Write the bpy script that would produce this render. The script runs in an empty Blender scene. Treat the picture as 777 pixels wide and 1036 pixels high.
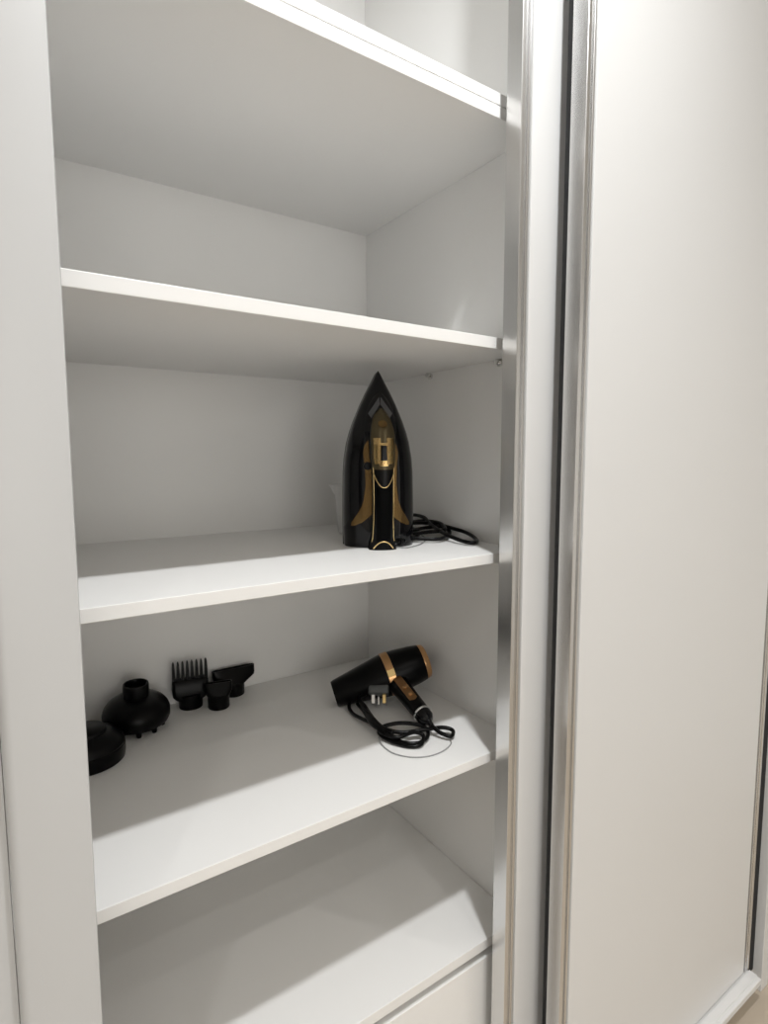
import bpy, bmesh, math
from mathutils import Vector, Matrix

# ------------------------------------------------------------------ camera
H = 1.390                                  # camera height above the floor
F, YAW, PIT, ROL = 573.5246, 0.5941, 0.0967, -0.0028
scene = bpy.context.scene
C = scene.collection
_cy, _sy = math.cos(YAW), math.sin(YAW)
FW = Vector((_sy * math.cos(PIT), _cy * math.cos(PIT), -math.sin(PIT)))
_rt = Vector((_cy, -_sy, 0))
_up = _rt.cross(FW)
RT = _rt * math.cos(ROL) + _up * math.sin(ROL)
UP = -_rt * math.sin(ROL) + _up * math.cos(ROL)
CAM = Vector((0, 0, H))
cd = bpy.data.cameras.new('camera')
cd.sensor_fit = 'VERTICAL'
cd.sensor_height = 24.0
cd.lens = 24.0 * F / 1036.0
cd.clip_start = 0.02
co = bpy.data.objects.new('camera', cd)
C.objects.link(co)
m = Matrix.Identity(4)
for r_ in range(3):
    m[r_][0], m[r_][1], m[r_][2], m[r_][3] = RT[r_], UP[r_], -FW[r_], CAM[r_]
co.matrix_world = m
scene.camera = co

# ------------------------------------------------------------------ world, lights, exposure
LAMP = Vector((0.43, 0.067, H + 1.385))        # ceiling downlight, solved from the shadow edges on the shelves
W = bpy.data.worlds.new('world')
scene.world = W
W.use_nodes = True
W.node_tree.nodes['Background'].inputs[0].default_value = (0.90, 0.95, 1.0, 1)
W.node_tree.nodes['Background'].inputs[1].default_value = 0.3


def area(name, loc, rot, shape, sx, sy, power, col):
    l = bpy.data.lights.new(name, 'AREA')
    l.shape = shape
    l.size = sx
    l.size_y = sy
    l.energy = power
    l.color = col
    o = bpy.data.objects.new(name, l)
    C.objects.link(o)
    o.location = loc
    o.rotation_euler = rot
    return o


key = area('key_fill_light', LAMP - Vector((0, 0, 0.012)), (0, 0, 0), 'DISK', 0.085, 0.085, 20.0, (0.985, 1.0, 1.01))
key.data.spread = math.radians(164)
FILL_LAMPS = ((0.43, -1.25), (-0.85, -0.75), (-0.85, -1.75), (1.7, -0.75), (1.7, -1.75))
for (lx, ly) in FILL_LAMPS:                # unseen fill lamps added further back in the room, narrower beams
    o_ = area('key_fill_light', (lx, ly, LAMP.z - 0.012), (0, 0, 0), 'DISK', 0.085, 0.085, 4.7, (1.0, 0.97, 0.93))
    o_.data.spread = math.radians(122)
# soft fill from an added window, unseen behind the camera
area('window_fill', (-0.2, -2.52, 1.45), (math.radians(90), 0, 0), 'RECTANGLE', 1.7, 1.5, 12.0, (1.0, 0.95, 0.87))
vs = scene.view_settings
vs.view_transform = 'Standard'
vs.look = 'None'
vs.gamma = 1.0
vs.use_curve_mapping = False
vs.exposure = 0.0


# ------------------------------------------------------------------ helpers
def ray(px, py):
    return FW * F + RT * (px - 388.5) - UP * (py - 518.0)


def on_z(px, py, z):                       # photo pixel -> point on a horizontal plane (height in metres)
    v = ray(px, py)
    return CAM + v * ((z - H) / v.z)


def mat(name, col, rough=0.5, metal=0.0, noise=0.0, nscale=40.0, bump=0.0, bscale=200.0,
        trans=0.0, ior=1.45, coat=0.0, stretch=None, aniso=0.0, spec=0.5):
    mt = bpy.data.materials.new(name)
    mt.use_nodes = True
    nt = mt.node_tree
    b = nt.nodes['Principled BSDF']
    b.inputs['Base Color'].default_value = (*col, 1)
    b.inputs['Roughness'].default_value = rough
    b.inputs['Metallic'].default_value = metal
    b.inputs['IOR'].default_value = ior
    b.inputs['Transmission Weight'].default_value = trans
    b.inputs['Coat Weight'].default_value = coat
    b.inputs['Coat Roughness'].default_value = 0.04
    b.inputs['Specular IOR Level'].default_value = spec
    b.inputs['Anisotropic'].default_value = aniso
    tc = nt.nodes.new('ShaderNodeTexCoord')
    mp = nt.nodes.new('ShaderNodeMapping')
    nt.links.new(tc.outputs['Object'], mp.inputs['Vector'])
    if stretch:
        mp.inputs['Scale'].default_value = stretch
    if noise:
        n = nt.nodes.new('ShaderNodeTexNoise')
        n.inputs['Scale'].default_value = nscale
        n.inputs['Detail'].default_value = 4
        nt.links.new(mp.outputs[0], n.inputs['Vector'])
        r = nt.nodes.new('ShaderNodeMapRange')
        r.inputs[3].default_value = 1 - noise
        r.inputs[4].default_value = 1 + noise
        nt.links.new(n.outputs['Fac'], r.inputs[0])
        mx = nt.nodes.new('ShaderNodeVectorMath')
        mx.operation = 'SCALE'
        mx.inputs[0].default_value = col
        nt.links.new(r.outputs[0], mx.inputs['Scale'])
        nt.links.new(mx.outputs[0], b.inputs['Base Color'])
    if bump:
        n2 = nt.nodes.new('ShaderNodeTexNoise')
        n2.inputs['Scale'].default_value = bscale
        nt.links.new(mp.outputs[0], n2.inputs['Vector'])
        bp = nt.nodes.new('ShaderNodeBump')
        bp.inputs['Strength'].default_value = bump
        bp.inputs['Distance'].default_value = 0.001
        nt.links.new(n2.outputs['Fac'], bp.inputs['Height'])
        nt.links.new(bp.outputs[0], b.inputs['Normal'])
    return mt


M = dict(
    white=mat('white_melamine', (0.89, 0.885, 0.87), 0.38, noise=0.012, nscale=9, bump=0.04, bscale=500),
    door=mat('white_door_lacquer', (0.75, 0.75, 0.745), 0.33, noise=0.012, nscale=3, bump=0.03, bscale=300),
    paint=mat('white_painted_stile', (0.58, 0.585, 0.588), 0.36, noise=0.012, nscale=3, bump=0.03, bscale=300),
    alu=mat('brushed_aluminium', (0.74, 0.74, 0.74), 0.24, 1.0, noise=0.03, nscale=12, stretch=(20, 20, 0.4)),
    rib=mat('satin_aluminium', (0.80, 0.80, 0.80), 0.35, 1.0, noise=0.02, nscale=12, stretch=(20, 20, 0.4)),
    gapdark=mat('near_black_strip', (0.02, 0.02, 0.021), 0.9, noise=0.3, nscale=400),
    wall=mat('white_wall_paint', (0.80, 0.79, 0.77), 0.8, noise=0.01, nscale=5),
    ceil=mat('ceiling_paint', (0.83, 0.83, 0.82), 0.9, noise=0.01, nscale=5),
    floor=mat('beige_floor', (0.52, 0.445, 0.355), 0.4, noise=0.05, nscale=6),
    gloss=mat('glossy_black_plastic', (0.003, 0.003, 0.0035), 0.07, spec=0.3, coat=0.08, noise=0.1, nscale=30),
    black=mat('satin_black_plastic', (0.002, 0.002, 0.0022), 0.30, spec=0.16, noise=0.15, nscale=60),
    matte=mat('matte_black_plastic', (0.002, 0.002, 0.0022), 0.5, spec=0.12, noise=0.15, nscale=90, bump=0.1, bscale=900),
    rubber=mat('black_cord_rubber', (0.002, 0.002, 0.002), 0.28, spec=0.2, noise=0.1, nscale=120),
    gold=mat('polished_gold', (0.86, 0.64, 0.30), 0.18, 1.0, noise=0.05, nscale=60),
    bronze=mat('bronze_lacquer', (0.34, 0.215, 0.085), 0.25, 0.8, noise=0.08, nscale=30),
    olive=mat('dark_bronze_plastic', (0.20, 0.16, 0.09), 0.25, 0.6, noise=0.08, nscale=30),
    copper=mat('copper_gold_band', (0.62, 0.36, 0.17), 0.28, 0.9, noise=0.06, nscale=60),
    steel=mat('polished_steel', (0.75, 0.75, 0.74), 0.2, 1.0, noise=0.03, nscale=90),
    smoke=mat('smoky_grey_plastic', (0.16, 0.165, 0.175), 0.15, coat=0.5, noise=0.05, nscale=40),
    frost=mat('frosted_clear_plastic', (0.93, 0.93, 0.92), 0.4, trans=0.35, ior=1.3, noise=0.01, nscale=20),
    grey=mat('grey_wire', (0.30, 0.30, 0.30), 0.5, noise=0.05, nscale=100),
    plugg=mat('dark_grey_plug_label', (0.07, 0.075, 0.075), 0.4, noise=0.1, nscale=200),
    sole=mat('dark_soleplate', (0.10, 0.095, 0.085), 0.3, 0.7, noise=0.05, nscale=60),
    lamp=mat('lamp_trim', (0.85, 0.85, 0.84), 0.4, noise=0.01, nscale=20),
)
em = bpy.data.materials.new('lamp_diffuser')
em.use_nodes = True
em.node_tree.nodes['Principled BSDF'].inputs['Emission Color'].default_value = (1, 0.97, 0.92, 1)
em.node_tree.nodes['Principled BSDF'].inputs['Emission Strength'].default_value = 6.0
M['lampglow'] = em
sk = bpy.data.materials.new('fill_pane')  # pane of the added fill window, set to glow
sk.use_nodes = True
sk.node_tree.nodes['Principled BSDF'].inputs['Emission Color'].default_value = (0.93, 0.97, 1, 1)
sk.node_tree.nodes['Principled BSDF'].inputs['Emission Strength'].default_value = 0.8
M['pane'] = sk


def obj(name, bm, material, parent=None, smooth=False, world=False, sharp=None):
    if world and parent:
        inv = parent.matrix_world.inverted() if parent.type != 'EMPTY' else WM[parent.name].inverted()
        bmesh.ops.transform(bm, matrix=inv, verts=bm.verts)
    bmesh.ops.recalc_face_normals(bm, faces=bm.faces)
    me = bpy.data.meshes.new(name)
    bm.to_mesh(me)
    bm.free()
    me.materials.append(M[material])
    if smooth:
        for pl in me.polygons:
            pl.use_smooth = True
        if sharp is not None:
            me.set_sharp_from_angle(angle=math.radians(sharp))
    o = bpy.data.objects.new(name, me)
    C.objects.link(o)
    if parent:
        o.parent = parent
    return o


WM = {}


def thing(name, label, cat, matrix=None, group=None):
    o = bpy.data.objects.new(name, None)
    o.empty_display_size = 0.05
    C.objects.link(o)
    mw = matrix if matrix is not None else Matrix.Identity(4)
    o.matrix_world = mw
    WM[o.name] = mw.copy()
    tag(o, label, cat, group)
    return o


def tag(o, label, cat, group=None):
    o['label'] = label
    o['category'] = cat
    if group:
        o['group'] = group
    return o


def struct(o):
    o['kind'] = 'structure'
    return o


def box(x0, x1, y0, y1, z0, z1, bev=0.0, seg=2, bm=None):
    bm = bm or bmesh.new()
    t = bmesh.new()
    mtx = Matrix.Translation(((x0 + x1) / 2, (y0 + y1) / 2, (z0 + z1) / 2)) @ Matrix.Diagonal((x1 - x0, y1 - y0, z1 - z0, 1))
    bmesh.ops.create_cube(t, size=1, matrix=mtx)
    if bev:
        bmesh.ops.bevel(t, geom=t.edges[:], offset=bev, segments=seg, affect='EDGES', profile=0.5)
    return join(bm, t)


def join(bm, t, mtx=None):
    if mtx is not None:
        bmesh.ops.transform(t, matrix=mtx, verts=t.verts)
    vm = {v: bm.verts.new(v.co) for v in t.verts}
    for f in t.faces:
        try:
            bm.faces.new([vm[v] for v in f.verts])
        except ValueError:
            pass
    t.free()
    return bm


def lathe(prof, n=32, axis='Z', arc=None, mtx=None, bm=None):
    """prof: list of (radius, height); closed ring unless arc=(a0,a1)."""
    t = bmesh.new()
    rings = []
    steps = n if arc is None else n + 1
    for (r, h) in prof:
        ring = []
        for i in range(steps):
            a = 2 * math.pi * i / n if arc is None else arc[0] + (arc[1] - arc[0]) * i / n
            c, s = r * math.cos(a), r * math.sin(a)
            p = (c, s, h) if axis == 'Z' else (h, c, s)
            ring.append(t.verts.new(p))
        rings.append(ring)
    for a, b in zip(rings, rings[1:]):
        for i in range(steps if arc is None else steps - 1):
            j = (i + 1) % steps
            t.faces.new((a[i], a[j], b[j], b[i]))
    bmesh.ops.remove_doubles(t, verts=t.verts, dist=1e-6)
    if mtx is not None:
        bmesh.ops.transform(t, matrix=mtx, verts=t.verts)
    return join(bm or bmesh.new(), t)


def catmull(pts, k=8, closed=False):
    pts = [Vector(p) for p in pts]
    out = []
    n = len(pts)
    rng = range(n) if closed else range(n - 1)
    for i in rng:
        p1, p2 = pts[i], pts[(i + 1) % n]
        p0 = pts[(i - 1) % n] if closed or i > 0 else p1 * 2 - p2
        p3 = pts[(i + 2) % n] if closed or i + 2 < n else p2 * 2 - p1
        for j in range(k):
            t = j / k
            out.append(0.5 * ((2 * p1) + (p2 - p0) * t + (2 * p0 - 5 * p1 + 4 * p2 - p3) * t * t + (3 * p1 - p0 - 3 * p2 + p3) * t ** 3))
    if not closed:
        out.append(pts[-1])
    return out


def tube(pts, r, n=10, closed=False, bm=None, k=8, smooth=True):
    pts = catmull(pts, k, closed) if smooth else [Vector(p) for p in pts]
    bm = bm or bmesh.new()
    rings = []
    N = len(pts)
    nrm = None
    for i, p in enumerate(pts):
        a = pts[(i - 1) % N] if closed or i else p
        b = pts[(i + 1) % N] if closed or i < N - 1 else p
        t = (b - a).normalized()
        if nrm is None:
            nrm = t.orthogonal().normalized()
        else:
            nrm = (nrm - t * nrm.dot(t)).normalized()
        bi = t.cross(nrm)
        rr = r(i / max(1, N - 1)) if callable(r) else r
        rings.append([bm.verts.new(p + (nrm * math.cos(2 * math.pi * q / n) + bi * math.sin(2 * math.pi * q / n)) * rr) for q in range(n)])
    for i in range(N if closed else N - 1):
        a, b = rings[i], rings[(i + 1) % N]
        for q in range(n):
            bm.faces.new((a[q], a[(q + 1) % n], b[(q + 1) % n], b[q]))
    if not closed:
        bm.faces.new(rings[0][::-1])
        bm.faces.new(rings[-1])
    return bm


def loft(secs, cap=True, bm=None):
    """secs: list of closed loops (equal counts)"""
    bm = bm or bmesh.new()
    rings = [[bm.verts.new(p) for p in s] for s in secs]
    n = len(rings[0])
    for a, b in zip(rings, rings[1:]):
        for i in range(n):
            j = (i + 1) % n
            bm.faces.new((a[i], a[j], b[j], b[i]))
    if cap:
        bm.faces.new(rings[0][::-1])
        bm.faces.new(rings[-1])
    return bm


def prism(poly, z0, z1):
    return loft([[(x, y, z0) for x, y in poly], [(x, y, z1) for x, y in poly]])


def lerp(tab, v):
    if v <= tab[0][0]:
        return tab[0][1]
    for (a, x), (b, y) in zip(tab, tab[1:]):
        if v <= b:
            return x + (y - x) * (v - a) / (b - a)
    return tab[-1][1]


# ------------------------------------------------------------------ room
CEIL = H + 1.40
ZL = H - 1.314                              # top of the bottom track
XL, XR, YF, YB = -2.3, 2.5, -2.6, 1.262
struct(obj('floor', box(XL, XR, YF, YB, -0.05, 0), 'floor'))
struct(obj('ceiling', box(XL, XR, YF, YB, CEIL, CEIL + 0.05), 'ceil'))
struct(obj('wall_back', box(XL, XR, YB, YB + 0.08, -0.05, CEIL + 0.05), 'wall'))
struct(obj('wall_left', box(XL - 0.08, XL, YF, YB, -0.05, CEIL + 0.05), 'wall'))
struct(obj('wall_right', box(XR, XR + 0.08, YF, YB, -0.05, CEIL + 0.05), 'wall'))
wx0, wx1, wz0, wz1 = -1.1, 0.7, 0.65, 2.25
b = box(XL, wx0, YF - 0.08, YF, -0.05, CEIL + 0.05)
box(wx1, XR, YF - 0.08, YF, -0.05, CEIL + 0.05, bm=b)
box(wx0, wx1, YF - 0.08, YF, -0.05, wz0, bm=b)
box(wx0, wx1, YF - 0.08, YF, wz1, CEIL + 0.05, bm=b)
struct(obj('wall_front', b, 'wall'))
b = box(wx0, wx0 + 0.05, YF - 0.06, YF - 0.01, wz0, wz1)
box(wx1 - 0.05, wx1, YF - 0.06, YF - 0.01, wz0, wz1, bm=b)
box(wx0 + 0.05, wx1 - 0.05, YF - 0.06, YF - 0.01, wz0, wz0 + 0.05, bm=b)
box(wx0 + 0.05, wx1 - 0.05, YF - 0.06, YF - 0.01, wz1 - 0.05, wz1, bm=b)
box(-0.225, -0.175, YF - 0.06, YF - 0.01, wz0 + 0.05, wz1 - 0.05, bm=b)
win = struct(obj('fill_window', b, 'door'))  # unseen window, added to go with the fill light
for (a0, a1) in ((wx0 + 0.05, -0.225), (-0.175, wx1 - 0.05)):
    obj('pane', box(a0, a1, YF - 0.045, YF - 0.035, wz0 + 0.05, wz1 - 0.05), 'pane', win)

def downlight(x, y, label, group=None):
    lt = thing('ceiling_downlight', label, 'light', Matrix.Translation((x, y, CEIL)), group)
    obj('trim_ring', lathe([(0.045, 0), (0.055, 0), (0.056, -0.004), (0.046, -0.009), (0.045, 0)], 40), 'lamp', lt, True, sharp=40)
    obj('lens', lathe([(0.0, -0.001), (0.045, -0.001)], 40), 'lampglow', lt)


downlight(LAMP.x, LAMP.y, 'small round ceiling downlight right in front of the open wardrobe')
for (lx, ly) in FILL_LAMPS:  # fixtures for the added fill lamps
    downlight(lx, ly, 'small round added fill lamp on the ceiling further back in the room', 'added ceiling fill lamps')

# ------------------------------------------------------------------ wardrobe carcass
D0, D1 = 0.70, 0.70 + 0.5349               # shelf front, inner face of the back panel
XW = 0.7833                                # inner face of the right side panel
XC = -0.12                                 # inner face of the left side panel
z1b, z1s, z1t = H + 0.5434, H + 0.5632, H + 0.5821
TOP = H + 1.28
DTOP = H + 1.32

cab = thing('wardrobe_cabinet', 'tall white wardrobe cabinet of open shelves above a drawer', 'wardrobe', Matrix.Translation(((XC + XW) / 2, (D0 + D1) / 2, ZL)))


def cpart(name, bm, material='white', parent=None, **k):
    return obj(name, bm, material, parent or cab, world=True, **k)


cpart('side_panel', box(XW, XW + 0.018, D0, D1, ZL, z1b, 0.0006))
cpart('side_panel', box(XC - 0.018, XC, D0, D1, ZL, z1b, 0.0006))
cpart('back_panel', box(XC - 0.018, XW + 0.018, D1, D1 + 0.008, ZL, z1s))
cpart('top_panel', box(XC - 0.018, XW + 0.018, D0, D1, z1b, z1s - 0.0008, 0.0009))
cpart('bottom_panel', box(XC, XW, D0, D1, ZL, ZL + 0.018, 0.0006))
shelf_tops = []
for (zb, zt) in ((0.1799, 0.1988), (-0.1850, -0.1674), (-0.5472, -0.5298), (-0.9119, -0.8928)):
    sh = cpart('shelf', box(XC + 0.0006, XW - 0.0006, D0, D1 - 0.0006, H + zb, H + zt, 0.0009))
    shelf_tops.append(H + zt)
    if zb > 0:                              # the metal support pins under this shelf
        for (px, py) in ((504.5, 365), (434.5, 379)):
            v = ray(px, py)
            y = v.y * (XW - 0.004) / v.x
            pb = lathe([(0, 0), (0.0045, 0), (0.0045, 0.012), (0, 0.012)], 12, 'X', mtx=Matrix.Translation((XW - 0.012, y, H + zb - 0.0047)))
            lathe([(0, -0.003), (0.0065, -0.003), (0.0065, 0.001), (0, 0.001)], 12, 'X', mtx=Matrix.Translation((XW - 0.0012, y, H + zb - 0.0067)), bm=pb)
            bmesh.ops.transform(pb, matrix=WM[cab.name].inverted(), verts=pb.verts)   # the shelf shares the cabinet's frame
            obj('shelf_support', pb, 'steel', sh, True, sharp=40)
Z2, Z3, Z4, Z5 = shelf_tops
# drawer front under the lowest shelf
zd = H - 0.929
dr = cpart('drawer', box(XC + 0.003, XW - 0.003, D0 + 0.0005, D0 + 0.0185, zd - 0.21, zd, 0.001))
cpart('drawer', box(XC + 0.003, XW - 0.003, D0 + 0.0005, D0 + 0.0185, ZL + 0.024, zd - 0.214, 0.001))

top = thing('top_cabinet', 'white top box of the wardrobe above the double board', 'cabinet', Matrix.Translation(((XC + XW) / 2, (D0 + D1) / 2, z1s)))
obj('bottom_panel', box(XC - 0.018, XW + 0.018, D0, D1, z1s + 0.0004, z1t, 0.0009), 'white', top, world=True)
obj('side_panel', box(XW, XW + 0.018, D0, D1, z1t, TOP - 0.018, 0.0006), 'white', top, world=True)
obj('side_panel', box(XC - 0.018, XC, D0, D1, z1t, TOP - 0.018, 0.0006), 'white', top, world=True)
obj('back_panel', box(XC - 0.018, XW + 0.018, D1, D1 + 0.008, z1s + 0.0004, TOP), 'white', top, world=True)
obj('top_panel', box(XC - 0.018, XW + 0.018, D0, D1, TOP - 0.018, TOP, 0.0006), 'white', top, world=True)

# ------------------------------------------------------------------ plinth, end panels, head rail
pl = thing('door_track', 'low white bottom track of the sliding doors just above the floor', 'track', Matrix.Translation((0.4, 0.7, 0)))
obj('board', box(-0.83, 1.522, 0.5545, D1, ZL - 0.018, ZL - 0.0005, 0.003, 3), 'door', pl, world=True)
obj('plinth', box(-0.83, 1.563, 0.615, 0.633, 0, ZL - 0.0182, 0.001), 'door', pl, world=True)
obj('rib', box(-0.83, 1.522, 0.5640, 0.5830, ZL - 0.0005, ZL + 0.0012, 0.0006), 'door', pl, world=True)
tag(obj('wardrobe_end_panel', box(1.565, 1.605, 0.570, 1.25, 0, CEIL - 0.001, 0.0015), 'door'),
    'tall white end panel beyond the wide sliding door', 'panel')
tag(obj('wardrobe_end_panel', box(-0.87, -0.832, 0.553, 1.25, 0, CEIL - 0.001, 0.0015), 'door'),
    'tall white end panel closing the side of the wardrobe by the rounded-edge door', 'panel')
tag(obj('wardrobe_head_rail', box(-0.83, 1.563, 0.555, 0.69, DTOP + 0.001, CEIL - 0.001, 0.001), 'door'),
    'white head rail above the sliding doors under the ceiling', 'rail')

# ------------------------------------------------------------------ sliding doors


def profile_stile(x, yf, yb, w, flip=1):
    """vertical aluminium profile with a grooved front lip (cross-section in x, y)"""
    t = 0.0025
    pts = [(0, yb), (0, yf + 0.001), (0.001, yf), (0.0075, yf), (0.0085, yf + 0.002), (0.0085, yf + 0.005),
           (0.0150, yf + 0.005), (0.0150, yf + 0.001), (0.0158, yf), (0.0185, yf), (0.0192, yf + 0.001),
           (0.0192, yf + 0.0045), (w, yf + 0.0045), (w, yb)]
    return [(x + flip * a, c) for a, c in pts]


def slim_door(name, label, x0, x1, yf, yb, gap_strips):
    d = thing(name, label, 'door', Matrix.Translation(((x0 + x1) / 2, (yf + yb) / 2, ZL)))
    zb = ZL + 0.0035
    obj('stile', prism(profile_stile(x0, yf, yb, 0.0264), zb, DTOP), 'alu', d, world=True)
    obj('stile', prism(profile_stile(x1, yf, yb, 0.0264, -1), zb, DTOP), 'alu', d, world=True)
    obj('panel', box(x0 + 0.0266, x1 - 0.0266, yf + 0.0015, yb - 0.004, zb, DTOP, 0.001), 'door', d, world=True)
    if gap_strips:
        obj('gap_strip', box(x1, x1 + 0.041, yb - 0.022, yb - 0.014, zb - 0.03, DTOP), 'gapdark', d, world=True)  # dark strip put in for the shade of the gap at the end panel
        obj('gap_strip', box(x0 + 0.0005, x0 + 0.0065, yb, yb + 0.009, zb, DTOP), 'gapdark', d, world=True)  # thin dark strip behind the left stile
    return d


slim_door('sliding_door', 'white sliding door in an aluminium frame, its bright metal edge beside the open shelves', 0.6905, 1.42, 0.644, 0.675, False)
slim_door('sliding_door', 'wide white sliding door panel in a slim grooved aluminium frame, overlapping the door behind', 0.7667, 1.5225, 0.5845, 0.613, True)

# the door with the rounded white stile
ld = thing('sliding_door', 'white sliding door with a broad rounded white stile', 'door', Matrix.Translation((-0.38, 0.6, ZL)))
xa, xl = 0.0928 * 0.585, -0.0225 * 0.585
poly = [(xa, 0.613), (xa, 0.5875), (xa - 0.0008, 0.5857), (xa - 0.0025, 0.585)]
for i in range(7):
    a = math.pi / 2 * i / 6
    poly.append((xl + 0.009 - 0.009 * math.sin(a), 0.594 - 0.009 * math.cos(a)))
poly += [(xl, 0.613)]
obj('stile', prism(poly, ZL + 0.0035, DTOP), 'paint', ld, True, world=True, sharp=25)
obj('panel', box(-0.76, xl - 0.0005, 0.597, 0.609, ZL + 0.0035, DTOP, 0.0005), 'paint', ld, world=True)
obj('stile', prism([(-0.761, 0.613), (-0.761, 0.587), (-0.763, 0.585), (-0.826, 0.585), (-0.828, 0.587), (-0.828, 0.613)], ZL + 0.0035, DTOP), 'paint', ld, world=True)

# ------------------------------------------------------------------ steam iron
K = 0.000492                               # metres per unit of the front-view outline
IR = Matrix.Translation((0.6060, 0.9210, Z3)) @ Matrix.Rotation(math.radians(-26.5), 4, 'Z')
iron = thing('steam_iron', 'black and gold steam iron standing upright on its heel', 'iron', IR)
HW = [(70, 1.5), (80, 9), (100, 19), (150, 46), (200, 70), (260, 95), (300, 109), (340, 120), (400, 130), (450, 134), (550, 136), (650, 137), (735, 136)]
DP = [(70, 0.004), (100, 0.012), (150, 0.020), (220, 0.030), (300, 0.037), (420, 0.042), (600, 0.045), (735, 0.045)]
zc = lambda c: (735 - c) * K
YS = -0.020


def dome(c, x, off=0.0):                   # front surface of the body at outline row c, offset x
    h = lerp(HW, c) * K
    u = min(1.0, abs(x) / max(h, 1e-6))
    return YS - lerp(DP, c) * (1 - u ** 2.6) ** 0.55 - off


rows = [70, 74, 80, 90, 100, 125, 150, 175, 200, 230, 260, 300, 340, 400, 450, 550, 650, 715, 730, 735]
secs = []
for c in rows:
    h = lerp(HW, c) * K * (0.97 if c == 735 else 1)
    s = [(h, -0.008, zc(c)), (h, YS, zc(c))]
    for i in range(1, 24):
        a = math.pi * i / 24
        x = h * math.cos(a)
        s.append((x, dome(c, x) if c < 735 else dome(c, x) * 0.95, zc(c)))
    s += [(-h, YS, zc(c)), (-h, -0.008, zc(c))]
    secs.append(s)
obj('body', loft(secs), 'gloss', iron, True, sharp=50)
ol = [((lerp(HW, c) + 1.5) * K, zc(c)) for c in rows[::-1]]
ol = ol + [(-x, z) for x, z in ol[::-1]]
obj('soleplate', loft([[(x, 0.0, z) for x, z in ol], [(x, -0.0078, z) for x, z in ol]]), 'sole', iron)
# bronze side panels of the body, either side of the handle
OUT = [(330, 46), (350, 60), (380, 66), (430, 60), (500, 58), (560, 66), (590, 78), (620, 98), (640, 110), (652, 112)]
INN = [(340, 20), (580, 20), (600, 30), (620, 48), (640, 74), (652, 100)]
for s in (-1, 1):
    bm = bmesh.new()
    g = []
    for i in range(28):
        c = 330 + 322 * i / 27
        xo = lerp(OUT, c) * K
        xi = lerp(INN, c) * K
        g.append([bm.verts.new((s * (xi + (xo - xi) * q / 6), dome(c, xi + (xo - xi) * q / 6, 0.0008), zc(c))) for q in range(7)])
    for a, d in zip(g, g[1:]):
        for q in range(6):
            bm.faces.new((a[q], a[q + 1], d[q + 1], d[q]))
    bmesh.ops.solidify(bm, geom=bm.faces[:], thickness=0.0006)
    obj('side_inlay', bm, 'bronze', iron, True, sharp=40)
# raised nose cover with the grey spray window
CW = [(150, 4), (165, 20), (200, 42), (250, 58), (290, 62), (320, 58), (350, 40)]
bm = bmesh.new()
g = []
for i in range(24):
    c = 150 + 200 * i / 23
    w = lerp(CW, c) * K
    g.append([bm.verts.new((w * (q / 8 - 1), dome(c, abs(w * (q / 8 - 1)), 0.0045 * (1 - abs(q / 8 - 1) ** 4) + 0.0002), zc(c))) for q in range(17)])
for a, d in zip(g, g[1:]):
    for q in range(16):
        bm.faces.new((a[q], a[q + 1], d[q + 1], d[q]))
obj('nose_cover', bm, 'gloss', iron, True)
for s in (-1, 1):
    bm = bmesh.new()
    g = []
    for i in range(9):
        t = i / 8
        c0, x0 = 172 + t * 62, 3 + t * 43
        c1, x1 = 200 + t * 52, 1 + t * 33
        g.append([bm.verts.new((s * (x0 + (x1 - x0) * q / 3) * K, dome(c0 + (c1 - c0) * q / 3, (x0 + (x1 - x0) * q / 3) * K, 0.0056), zc(c0 + (c1 - c0) * q / 3))) for q in range(4)])
    for a, d in zip(g, g[1:]):
        for q in range(3):
            bm.faces.new((a[q], a[q + 1], d[q + 1], d[q]))
    bmesh.ops.solidify(bm, geom=bm.faces[:], thickness=0.0012)
    obj('spray_window', bm, 'smoke', iron, True, sharp=40)
# handle: swept bar from the nose over the grip to the heel (front face depth by row)
HY = [(215, 0.062), (240, 0.076), (290, 0.092), (350, 0.101), (450, 0.106), (560, 0.107), (650, 0.102), (710, 0.096), (735, 0.094)]
HX = [(215, 7), (225, 18), (250, 31), (290, 41), (330, 45), (400, 44), (450, 39), (520, 38), (620, 38), (690, 41), (715, 47), (735, 51)]
BK = [(215, 0.030), (330, 0.040), (400, 0.064), (440, 0.080), (600, 0.080), (670, 0.072), (700, 0.035), (735, 0.02)]   # back face depth


def hsurf(c, x, off=0.0):
    w = lerp(HX, c) * K
    u = min(1, abs(x) / w)
    return -(lerp(HY, c) - 0.010 * u ** 2.5) - off


def hloop(c, grow=0.0):
    w = lerp(HX, c) * K + grow
    yb = -lerp(BK, c)
    s = [(w, yb, zc(c))]
    for i in range(0, 15):
        x = w * math.cos(math.pi * i / 14)
        s.append((x, hsurf(c, x * (1 - grow / w)) - grow, zc(c)))
    s.append((-w, yb, zc(c)))
    s.append((0, yb + 0.004, zc(c)))
    return s


crow = [215, 218, 222, 228, 236, 245, 258, 272, 290, 310, 330, 360, 400, 420, 440, 470, 520, 560, 620, 650, 670, 690, 700, 715, 728, 735]
hd = obj('handle', loft([hloop(c) for c in crow]), 'black', iron, True, sharp=45)


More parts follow.
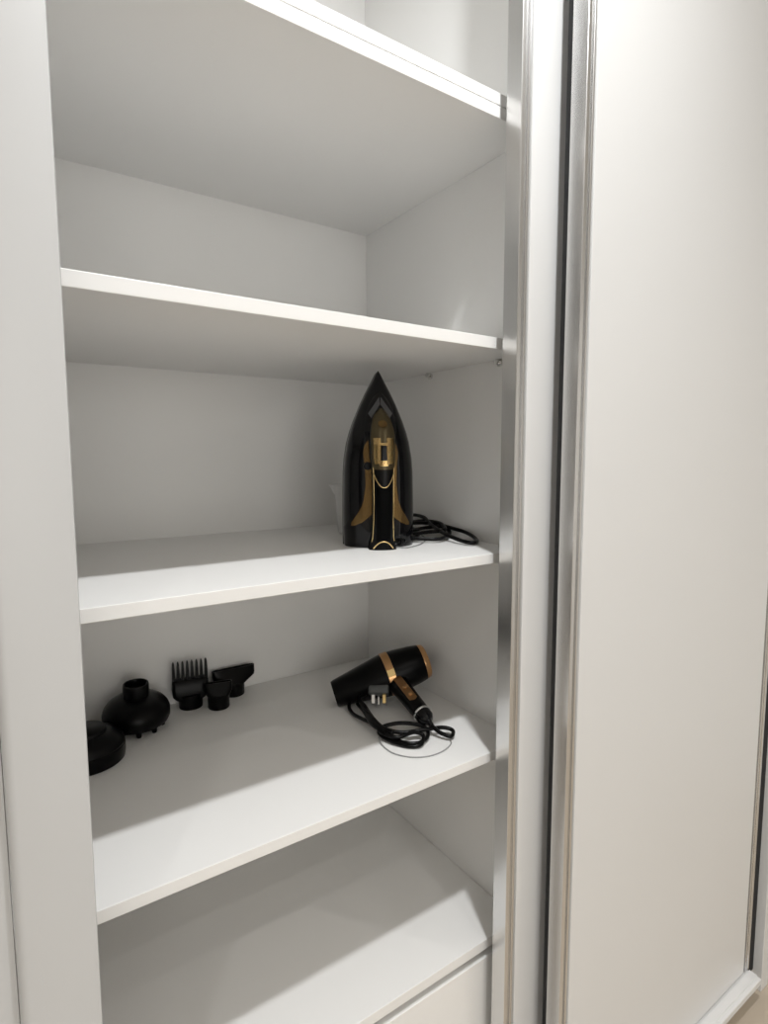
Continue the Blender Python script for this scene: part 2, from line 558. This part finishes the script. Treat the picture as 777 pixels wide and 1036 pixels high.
def hpatch(name, c0, c1, fx, material, off=0.0008, th=0.0014, nr=14, nx=8, par=None, x0=None):
    bm = bmesh.new()
    g = []
    for i in range(nr + 1):
        c = c0 + (c1 - c0) * i / nr
        w = fx(i / nr) * K
        a0 = -w if x0 is None else x0(i / nr) * K
        g.append([bm.verts.new((a0 + (w - a0) * q / nx, hsurf(c, a0 + (w - a0) * q / nx, off), zc(c))) for q in range(nx + 1)])
    for a, d in zip(g, g[1:]):
        for q in range(nx):
            bm.faces.new((a[q], a[q + 1], d[q + 1], d[q]))
    bmesh.ops.solidify(bm, geom=bm.faces[:], thickness=th)
    return obj(name, bm, material, par or hd, True, sharp=40)


hpatch('head_cover', 217, 440, lambda t: lerp(HX, 217 + 223 * t) * 0.985, 'olive', nr=24)
# gold trigger: two bars joined at the foot, dark slot between
hpatch('button', 327, 420, lambda t: -12, 'gold', 0.0022, 0.0022, nr=8, nx=4, x0=lambda t: -36 + 4 * max(0, t - .7) / .3)
hpatch('button', 327, 420, lambda t: 36 - 4 * max(0, t - .7) / .3, 'gold', 0.0022, 0.0022, nr=8, nx=4, x0=lambda t: 12)
hpatch('button_bridge', 345, 354, lambda t: 13, 'gold', 0.0026, 0.0022, nr=2, nx=4)
hpatch('button_bridge', 408, 428, lambda t: 26 - 12 * t, 'gold', 0.0026, 0.0022, nr=4, nx=4)
hpatch('slot', 354, 408, lambda t: 11, 'gloss', 0.0015, 0.001, nr=4, nx=4)
hpatch('dial_ring', 262, 290, lambda t: 16 * math.sqrt(max(0.02, 1 - (2 * t - 1) ** 2)), 'bronze', 0.0016, 0.001, nr=10, nx=6)
hpatch('grip', 505, 700, lambda t: 27, 'matte', 0.0006, 0.001, nr=14)
for s in (-1, 1):
    pts = [(s * (lerp(HX, c) - 2.5) * K, hsurf(c, (lerp(HX, c) - 2.5) * K, 0.0006), zc(c)) for c in range(432, 706, 16)]
    obj('gold_trim', tube(pts, 0.0007, 8, k=3), 'gold', hd, True)
pts = [((-37 + 74 * t) * K, hsurf(500, (-37 + 74 * t) * K, 0.001), zc(452 + 52 * (1 - abs(2 * t - 1) ** 2.2))) for t in [i / 16 for i in range(17)]]
obj('gold_trim', tube(pts, 0.0008, 8, k=3), 'gold', hd, True)
pts = [((-36 + 72 * t) * K, hsurf(705, (-36 + 72 * t) * K, 0.001), zc(728 - 26 * (1 - abs(2 * t - 1) ** 2.2))) for t in [i / 16 for i in range(17)]]
obj('gold_trim', tube(pts, 0.0014, 8, k=3), 'gold', hd, True)
obj('steam_dial', lathe([(0, -0.004), (0.0075, -0.004), (0.0075, 0.004), (0.0065, 0.006), (0, 0.006)], 20,
    mtx=Matrix.Translation((-50 * K, dome(428, 50 * K), zc(428))) @ Matrix.Rotation(math.radians(90), 4, 'X')), 'black', iron, True, sharp=40)
# cord: strain relief at the heel, then a bundle of loops on the shelf
sp = [IR @ Vector((0.018, -0.088, 0.012)), on_z(406, 546, Z3 + 0.011), on_z(415, 545, Z3 + 0.010)]
bm = tube(sp, 0.0046, 12)
for i in range(6):
    pth = sp[0].lerp(sp[2], 0.35 + i * 0.1)
    d = (sp[2] - sp[0]).normalized()
    lathe([(0.0046, -0.001), (0.0062, -0.001), (0.0062, 0.001), (0.0046, 0.001)], 14, mtx=Matrix.Translation(pth) @ d.to_track_quat('Z', 'Y').to_matrix().to_4x4(), bm=bm)
obj('strain_relief', bm, 'rubber', iron, True, world=True, sharp=40)
def P3(x, y, h=0.005):                     # on the shelf, or leaning on the side panel where the ray meets that first
    p = on_z(x, y, Z3 + h)
    if p.x > XW - 0.0055:
        v = ray(x, y)
        p = CAM + v * ((XW - 0.0055) / v.x)
    return p



loops = [P3(415, 545, 0.010), P3(424, 540, 0.008), P3(418, 535, 0.010), P3(408, 533, 0.022), P3(402, 528, 0.03), P3(412, 521, 0.032), P3(428, 523, 0.03),
         P3(436, 531, 0.022), P3(452, 541, 0.012), P3(470, 548, 0.0065), P3(480, 549, 0.0055), P3(482, 546, 0.006), P3(472, 539, 0.010), P3(456, 534, 0.016),
         P3(440, 530, 0.022), P3(422, 529, 0.026), P3(406, 531, 0.024), P3(400, 538, 0.018), P3(410, 543, 0.011), P3(428, 545, 0.008), P3(446, 545, 0.007),
         P3(455, 539, 0.010), P3(448, 533, 0.016), P3(430, 534, 0.018), P3(412, 538, 0.016), P3(404, 542, 0.014), P3(416, 540, 0.014), P3(436, 538, 0.014), P3(450, 536, 0.018),
         P3(444, 529, 0.024), P3(425, 527, 0.026), P3(410, 530, 0.028)]
obj('cord', tube(loops, 0.0040, 10), 'rubber', iron, True, world=True)
tie = [P3(398, 553, 0.0025), P3(412, 554, 0.002), P3(426, 550, 0.002), P3(431, 545, 0.002), P3(426, 541, 0.004)]
obj('twist_tie', tube(tie, 0.0011, 8), 'grey', iron, True, world=True)

# measuring cup behind the iron
cc = on_z(355.5, 543, Z3) + Vector((0.033, 0.047, 0))
cup = thing('measuring_cup', 'translucent white plastic measuring cup half hidden behind the iron', 'cup', Matrix.Translation((cc.x, cc.y, Z3)))
obj('beaker', lathe([(0, 0.0005), (0.031, 0.0005), (0.033, 0.003), (0.041, 0.105), (0.043, 0.107), (0.0425, 0.1085), (0.0398, 0.106), (0.0318, 0.004), (0, 0.003)], 40), 'frost', cup, True, sharp=40)
sd = Matrix.Rotation(math.radians(150), 4, 'Z')
obj('spout', loft([[sd @ Vector((0.036, -0.010 * a, 0.085 + 0.02 * a)) , sd @ Vector((0.041 + 0.012 * a, 0, 0.085 + 0.024 * a)), sd @ Vector((0.036, 0.010 * a, 0.085 + 0.02 * a))] for a in (0.1, 0.5, 1.0)]), 'frost', cup, True, sharp=50)

# ------------------------------------------------------------------ hair dryer
Nn = Vector((0.5662, 1.0311, H - 0.5048))
Rr = CAM + Vector((0.8198, 1.0357, -0.4848)) * 0.925
Hh = on_z(431, 727, Z4 + 0.024)
ax = (Rr - Nn)
LN = ax.length
ex = ax.normalized()
J = Nn + ax * 0.60
hv = Hh - J
ey = -(hv - ex * hv.dot(ex)).normalized()
ez = ex.cross(ey)
DM = Matrix.Identity(4)
for i in range(3):
    DM[i][0], DM[i][1], DM[i][2], DM[i][3] = ex[i], ey[i], ez[i], Nn[i]
dry = thing('hair_dryer', 'black hair dryer with a copper gold band and silver handle ring, lying on its cord', 'hair dryer', DM)
s = LN / 0.214
bar = obj('barrel', lathe([(0.0, 0.012), (0.021, 0.012), (0.0235, 0.0), (0.026, 0.0), (0.028, 0.006), (0.0455, 0.112 * s), (0.0465, 0.128 * s), (0.0455, 0.150 * s), (0.0415, 0.186 * s), (0.0385, 0.203 * s), (0, 0.204 * s)], 48, 'X'), 'black', dry, True, sharp=40)
obj('rear_ring', lathe([(0.030, 0.203 * s), (0.0375, 0.203 * s), (0.0375, 0.206 * s), (0.036, 0.213 * s), (0.033, 0.215 * s), (0.030, 0.213 * s), (0.030, 0.203 * s)], 48, 'X'), 'copper', dry, True, sharp=50)
bm = lathe([(0, 0.207 * s), (0.030, 0.207 * s)], 32, 'X')
for rr in (0.008, 0.014, 0.020, 0.026):
    lathe([(rr, 0.207 * s), (rr, 0.209 * s), (rr + 0.002, 0.209 * s), (rr + 0.002, 0.207 * s)], 32, 'X', bm=bm)
obj('intake_grille', bm, 'black', dry, True, sharp=40)
# band over the barrel: rises from the handle side over the top
xb0, xb1 = 0.117 * s, 0.134 * s
obj('band', lathe([(0.0462, xb0), (0.0474, xb0 + 0.0008), (0.0476, (xb0 + xb1) / 2), (0.0474, xb1 - 0.0008), (0.0462, xb1)], 40, 'X', arc=(math.radians(-12), math.radians(215))), 'copper', bar, True, sharp=40)
# handle direction in the dryer frame (local x, y plane)
hl = DM.inverted() @ Hh
j0 = Vector((0.128 * s, 0, 0))
hd3 = hl - j0
HL = hd3.length
hz = hd3.normalized()
hx = Vector((0, 0, 1)) - hz * hz.z
hx.normalize()
hy = hz.cross(hx)
HM = Matrix.Identity(4)
for i in range(3):
    HM[i][0], HM[i][1], HM[i][2], HM[i][3] = hx[i], hy[i], hz[i], j0[i]


def oval(z, a, c, n=24):
    return [HM @ Vector((a * math.cos(2 * math.pi * i / n), c * math.sin(2 * math.pi * i / n), z)) for i in range(n)]


hs = [(0.02, 0.020, 0.026), (0.045, 0.0195, 0.0225), (0.07, 0.0185, 0.020), (0.10, 0.018, 0.0185), (HL - 0.016, 0.0175, 0.0175)]
dh = obj('handle', loft([oval(*q) for q in hs]), 'black', dry, True, sharp=50)
obj('handle_ring', loft([oval(HL - 0.0165, 0.0178, 0.0178), oval(HL - 0.016, 0.0186, 0.0186), oval(HL - 0.0125, 0.0186, 0.0186), oval(HL - 0.012, 0.0178, 0.0178)]), 'steel', dh, True, sharp=40)
obj('end_cap', loft([oval(HL - 0.012, 0.0172, 0.0172), oval(HL - 0.002, 0.0165, 0.0165), oval(HL + 0.006, 0.012, 0.012), oval(HL + 0.010, 0.0065, 0.0065), oval(HL + 0.024, 0.0045, 0.0045)]), 'gloss', dh, True, sharp=50)
# control strip with two buttons on the upper face of the handle
bm = bmesh.new()
g = []
for i in range(15):
    t = i / 14
    z = 0.040 + 0.082 * t
    w = 0.0090 * (1 if t < 0.9 else math.sqrt(max(0.05, 1 - ((t - 0.9) / 0.1) ** 2)))
    a = lerp([(q[0], q[1]) for q in hs], z)
    c = lerp([(q[0], q[2]) for q in hs], z)
    rw = []
    for q in range(9):
        y = w * (q / 4 - 1)
        rw.append(bm.verts.new(HM @ Vector((a * math.sqrt(1 - (y / c) ** 2) + 0.0010, y, z))))
    g.append(rw)
for a, d in zip(g, g[1:]):
    for q in range(8):
        bm.faces.new((a[q], a[q + 1], d[q + 1], d[q]))
bmesh.ops.solidify(bm, geom=bm.faces[:], thickness=0.0012)
obj('control_strip', bm, 'copper', dh, True, sharp=40)
for zb in (0.080, 0.103):
    a = lerp([(q[0], q[1]) for q in hs], zb)
    obj('button', lathe([(0, -0.002), (0.0048, -0.002), (0.0048, 0.0022), (0.0038, 0.003), (0, 0.003)], 18,
        mtx=HM @ Matrix.Translation((a + 0.001, 0, zb)) @ Matrix.Rotation(math.radians(90), 4, 'Y')), 'copper', dh, True, sharp=40)
# gold name plate on the band
an = math.radians(140)
PM = Matrix.Translation((0.1255 * s, 0.0476 * math.cos(an), 0.0476 * math.sin(an))) @ Matrix.Rotation(an - math.pi / 2, 4, 'X')
bm = box(-0.0085, 0.0085, -0.0075, 0.0075, -0.0012, 0.0016, 0.0006)
bmesh.ops.transform(bm, matrix=PM, verts=bm.verts)
obj('gold_plate', bm, 'gold', bar)
P4 = lambda x, y, h=0.005: on_z(x, y, Z4 + h)
cord = [HM_ for HM_ in [DM @ (HM @ Vector((0, 0, HL + 0.020)))]] + [
    P4(445, 741, 0.012), P4(456, 745, 0.008), P4(458, 739, 0.010), P4(448, 736, 0.014), P4(430, 738, 0.016), P4(410, 741, 0.014), P4(394, 739, 0.016), P4(380, 733, 0.018),
    P4(368, 728, 0.014), P4(357, 722, 0.008), P4(353, 714, 0.010), P4(358, 707, 0.014), P4(367, 712, 0.018), P4(374, 722, 0.020), P4(384, 735, 0.016), P4(396, 746, 0.008),
    P4(412, 752, 0.006), P4(426, 751, 0.006), P4(433, 744, 0.008), P4(430, 736, 0.012), P4(416, 732, 0.016), P4(400, 732, 0.018), P4(386, 736, 0.014), P4(384, 742, 0.010),
    P4(396, 750, 0.006), P4(414, 755, 0.0045), P4(426, 753, 0.006), P4(428, 744, 0.010), P4(418, 741, 0.016), P4(402, 746, 0.014), P4(388, 742, 0.016), P4(380, 734, 0.020),
    P4(374, 724, 0.024), P4(366, 713, 0.028), P4(364, 706, 0.030), P4(370, 702, 0.032)]
obj('cord', tube(cord, 0.0038, 10), 'rubber', dry, True, world=True)
cord2 = [P4(362, 712, 0.016), P4(370, 720, 0.02), P4(377, 730, 0.02), P4(386, 737, 0.02), P4(398, 742, 0.018)]
obj('cord', tube(cord2, lambda t: 0.0085 - 0.004 * abs(2 * t - 1), 12), 'rubber', dry, True, world=True)
lp = [P4(383, 746, 0.004), P4(387, 754, 0.0015), P4(398, 762, 0.0015), P4(416, 766, 0.0015), P4(434, 765, 0.0015), P4(448, 760, 0.0015), P4(456, 753, 0.0015), P4(456, 748, 0.003)]
obj('hanging_loop', tube(lp, 0.0011, 8), 'grey', dry, True, world=True)
# three-pin plug resting on the cord
pc = P4(383, 699.5, 0.036)
pxr = Vector((math.cos(-0.57), math.sin(-0.57), 0))     # along the picture's horizontal
pup = Vector((-0.32, -0.50, -0.80)).normalized()         # the pins' direction
pz = (pup - pxr * pup.dot(pxr)).normalized()
py_ = pz.cross(pxr)
PMx = Matrix.Identity(4)
for i in range(3):
    PMx[i][0], PMx[i][1], PMx[i][2], PMx[i][3] = pxr[i], py_[i], pz[i], pc[i]
bm = box(-0.0215, 0.0215, -0.016, 0.016, -0.012, 0.008, 0.004, 3)
bmesh.ops.transform(bm, matrix=PMx, verts=bm.verts)
pg = obj('plug', bm, 'plugg', dry, True, world=True, sharp=40)
for (qx, qy, w, t, mm) in ((-0.0115, 0.006, 0.0036, 0.0024, 'steel'), (0.0115, 0.006, 0.0036, 0.0024, 'gold'), (0.0, -0.008, 0.0018, 0.0035, 'steel')):
    bm = box(qx - w, qx + w, qy - t, qy + t, 0.008, 0.026, 0.0006)
    bmesh.ops.transform(bm, matrix=DM.inverted() @ PMx, verts=bm.verts)
    obj('plug_pin', bm, mm, pg)

# ------------------------------------------------------------------ dryer attachments
# flat round attachment beside the rounded stile
c1 = Vector((0.098, 1.083, Z4))
a1 = thing('round_diffuser', 'shallow black round hair dryer attachment lying beside the pronged diffuser', 'attachment', Matrix.Translation(c1))
obj('dish', lathe([(0, 0.012), (0.058, 0.010), (0.060, 0.0), (0.062, 0.001), (0.0635, 0.010), (0.0632, 0.024), (0.0622, 0.025), (0.0622, 0.027), (0.0628, 0.028), (0.061, 0.034), (0.052, 0.044), (0.038, 0.050), (0, 0.051)], 48), 'black', a1, True, sharp=35)
obj('cap', lathe([(0.034, 0.050), (0.033, 0.056), (0.030, 0.0585), (0, 0.0585)], 36), 'black', a1, True, sharp=40)
# pronged diffuser, face down and tilted
c2 = Vector((0.196, 1.164, Z4))
DT = Matrix.Translation(c2) @ Matrix.Rotation(math.radians(4), 4, 'X')
a2 = thing('diffuser', 'black bell-shaped pronged hair dryer diffuser lying face down', 'attachment', DT)
obj('bell', lathe([(0, 0.016), (0.055, 0.016), (0.059, 0.017), (0.0620, 0.024), (0.0620, 0.036), (0.059, 0.045), (0.052, 0.054), (0.042, 0.061), (0.032, 0.065), (0.0235, 0.067), (0, 0.067)], 48), 'black', a2, True, sharp=50)
obj('collar', lathe([(0.0235, 0.065), (0.0240, 0.088), (0.0230, 0.0915), (0.0205, 0.092), (0.0195, 0.090), (0.0190, 0.080), (0, 0.080)], 36), 'black', a2, True, sharp=50)
for rad, n in ((0.048, 10), (0.027, 5)):
    for i in range(n):
        a = 2 * math.pi * i / n + 0.2
        obj('prong', lathe([(0.0055, 0.017), (0.005, 0.007), (0.0045, 0.0035), (0.003, 0.0045 - 0.002), (0, 0.002)], 12,
            mtx=Matrix.Translation((rad * math.cos(a), rad * math.sin(a), 0))), 'black', a2, True)
# comb attachment
c3 = on_z(190.5, 718, Z4) + Vector((0.010, 0.016, 0))
a3 = thing('comb_attachment', 'black comb attachment standing with its teeth pointing up', 'attachment', Matrix.Translation(c3) @ Matrix.Rotation(math.radians(-9), 4, 'Z'))
obj('collar', lathe([(0, 0.004), (0.021, 0.003), (0.0215, 0.0), (0.0240, 0.0), (0.0245, 0.003), (0.0250, 0.030), (0, 0.031)], 36), 'black', a3, True, sharp=45)


def rrect(hx_, hy_, z, r=0.006, n=6):
    out = []
    for (sx, sy, a0) in ((1, 1, 0), (-1, 1, 90), (-1, -1, 180), (1, -1, 270)):
        for i in range(n + 1):
            a = math.radians(a0 + 90 * i / n)
            rr = min(r, hx_ * 0.95, hy_ * 0.95)
            out.append((sx * (hx_ - rr) + rr * math.cos(a), sy * (hy_ - rr) + rr * math.sin(a), z))
    return out


obj('comb_base', loft([rrect(0.030, 0.017, 0.020, 0.012), rrect(0.036, 0.017, 0.027, 0.010), rrect(0.0375, 0.015, 0.040, 0.008), rrect(0.0365, 0.011, 0.058, 0.006), rrect(0.035, 0.008, 0.062, 0.005)]), 'black', a3, True, sharp=40)
for i in range(8):
    x = -0.033 + 0.066 * i / 7
    obj('tooth', loft([[(x - w, -d, z), (x + w, -d, z), (x + w, d, z), (x - w, d, z)] for (w, d, z) in ((0.0031, 0.006, 0.060), (0.0027, 0.0048, 0.085), (0.0021, 0.003, 0.097), (0.0009, 0.0015, 0.101))]), 'black', a3)


def nozzle(name, label, loc, rz, r, hw, ht, lean, zc0):
    t = thing(name, label, 'attachment', Matrix.Translation(loc) @ Matrix.Rotation(math.radians(rz), 4, 'Z'))
    obj('collar', lathe([(0, 0.004), (r - 0.004, 0.003), (r - 0.0035, 0), (r - 0.001, 0), (r, 0.002), (r, zc0), (r - 0.003, zc0 + 0.002), (0, zc0 + 0.002)], 36), 'black', t, True, sharp=45)
    n = 28
    secs = []
    for k_ in range(8):
        q = k_ / 7
        a = r + (hw - r) * min(1.0, q / 0.45)
        d = (r - 0.001) + (0.008 - r) * q
        e = 2 + 2.5 * q
        lp_ = []
        for i in range(n):
            an_ = 2 * math.pi * i / n
            cx, sx = math.cos(an_), math.sin(an_)
            x = a * math.copysign(abs(cx) ** (2 / e), cx)
            lp_.append((x, d * math.copysign(abs(sx) ** (2 / e), sx), zc0 * 0.85 + (ht - zc0 * 0.85) * q + lean * x * q))
        secs.append(lp_)
    inner = [[(x * 0.94, y * 0.7, z + dz) for x, y, z in secs[-1]] for dz in (0, -0.012)]
    b_ = loft(secs + inner)
    obj('slit_nozzle', b_, 'black', t, True, sharp=45)
    return t


nozzle('concentrator_nozzle', 'small black concentrator nozzle standing in front of the wide one', on_z(221.5, 716, Z4) + Vector((0.002, 0.006, 0)), -12, 0.0225, 0.0285, 0.054, 0.0, 0.028)
nozzle('concentrator_nozzle', 'wide flat black concentrator nozzle standing by the back panel', on_z(237, 703, Z4) + Vector((0.002, 0.008, 0)), -1, 0.0235, 0.048, 0.060, 0.0, 0.028)
bpy.context.view_layer.update()
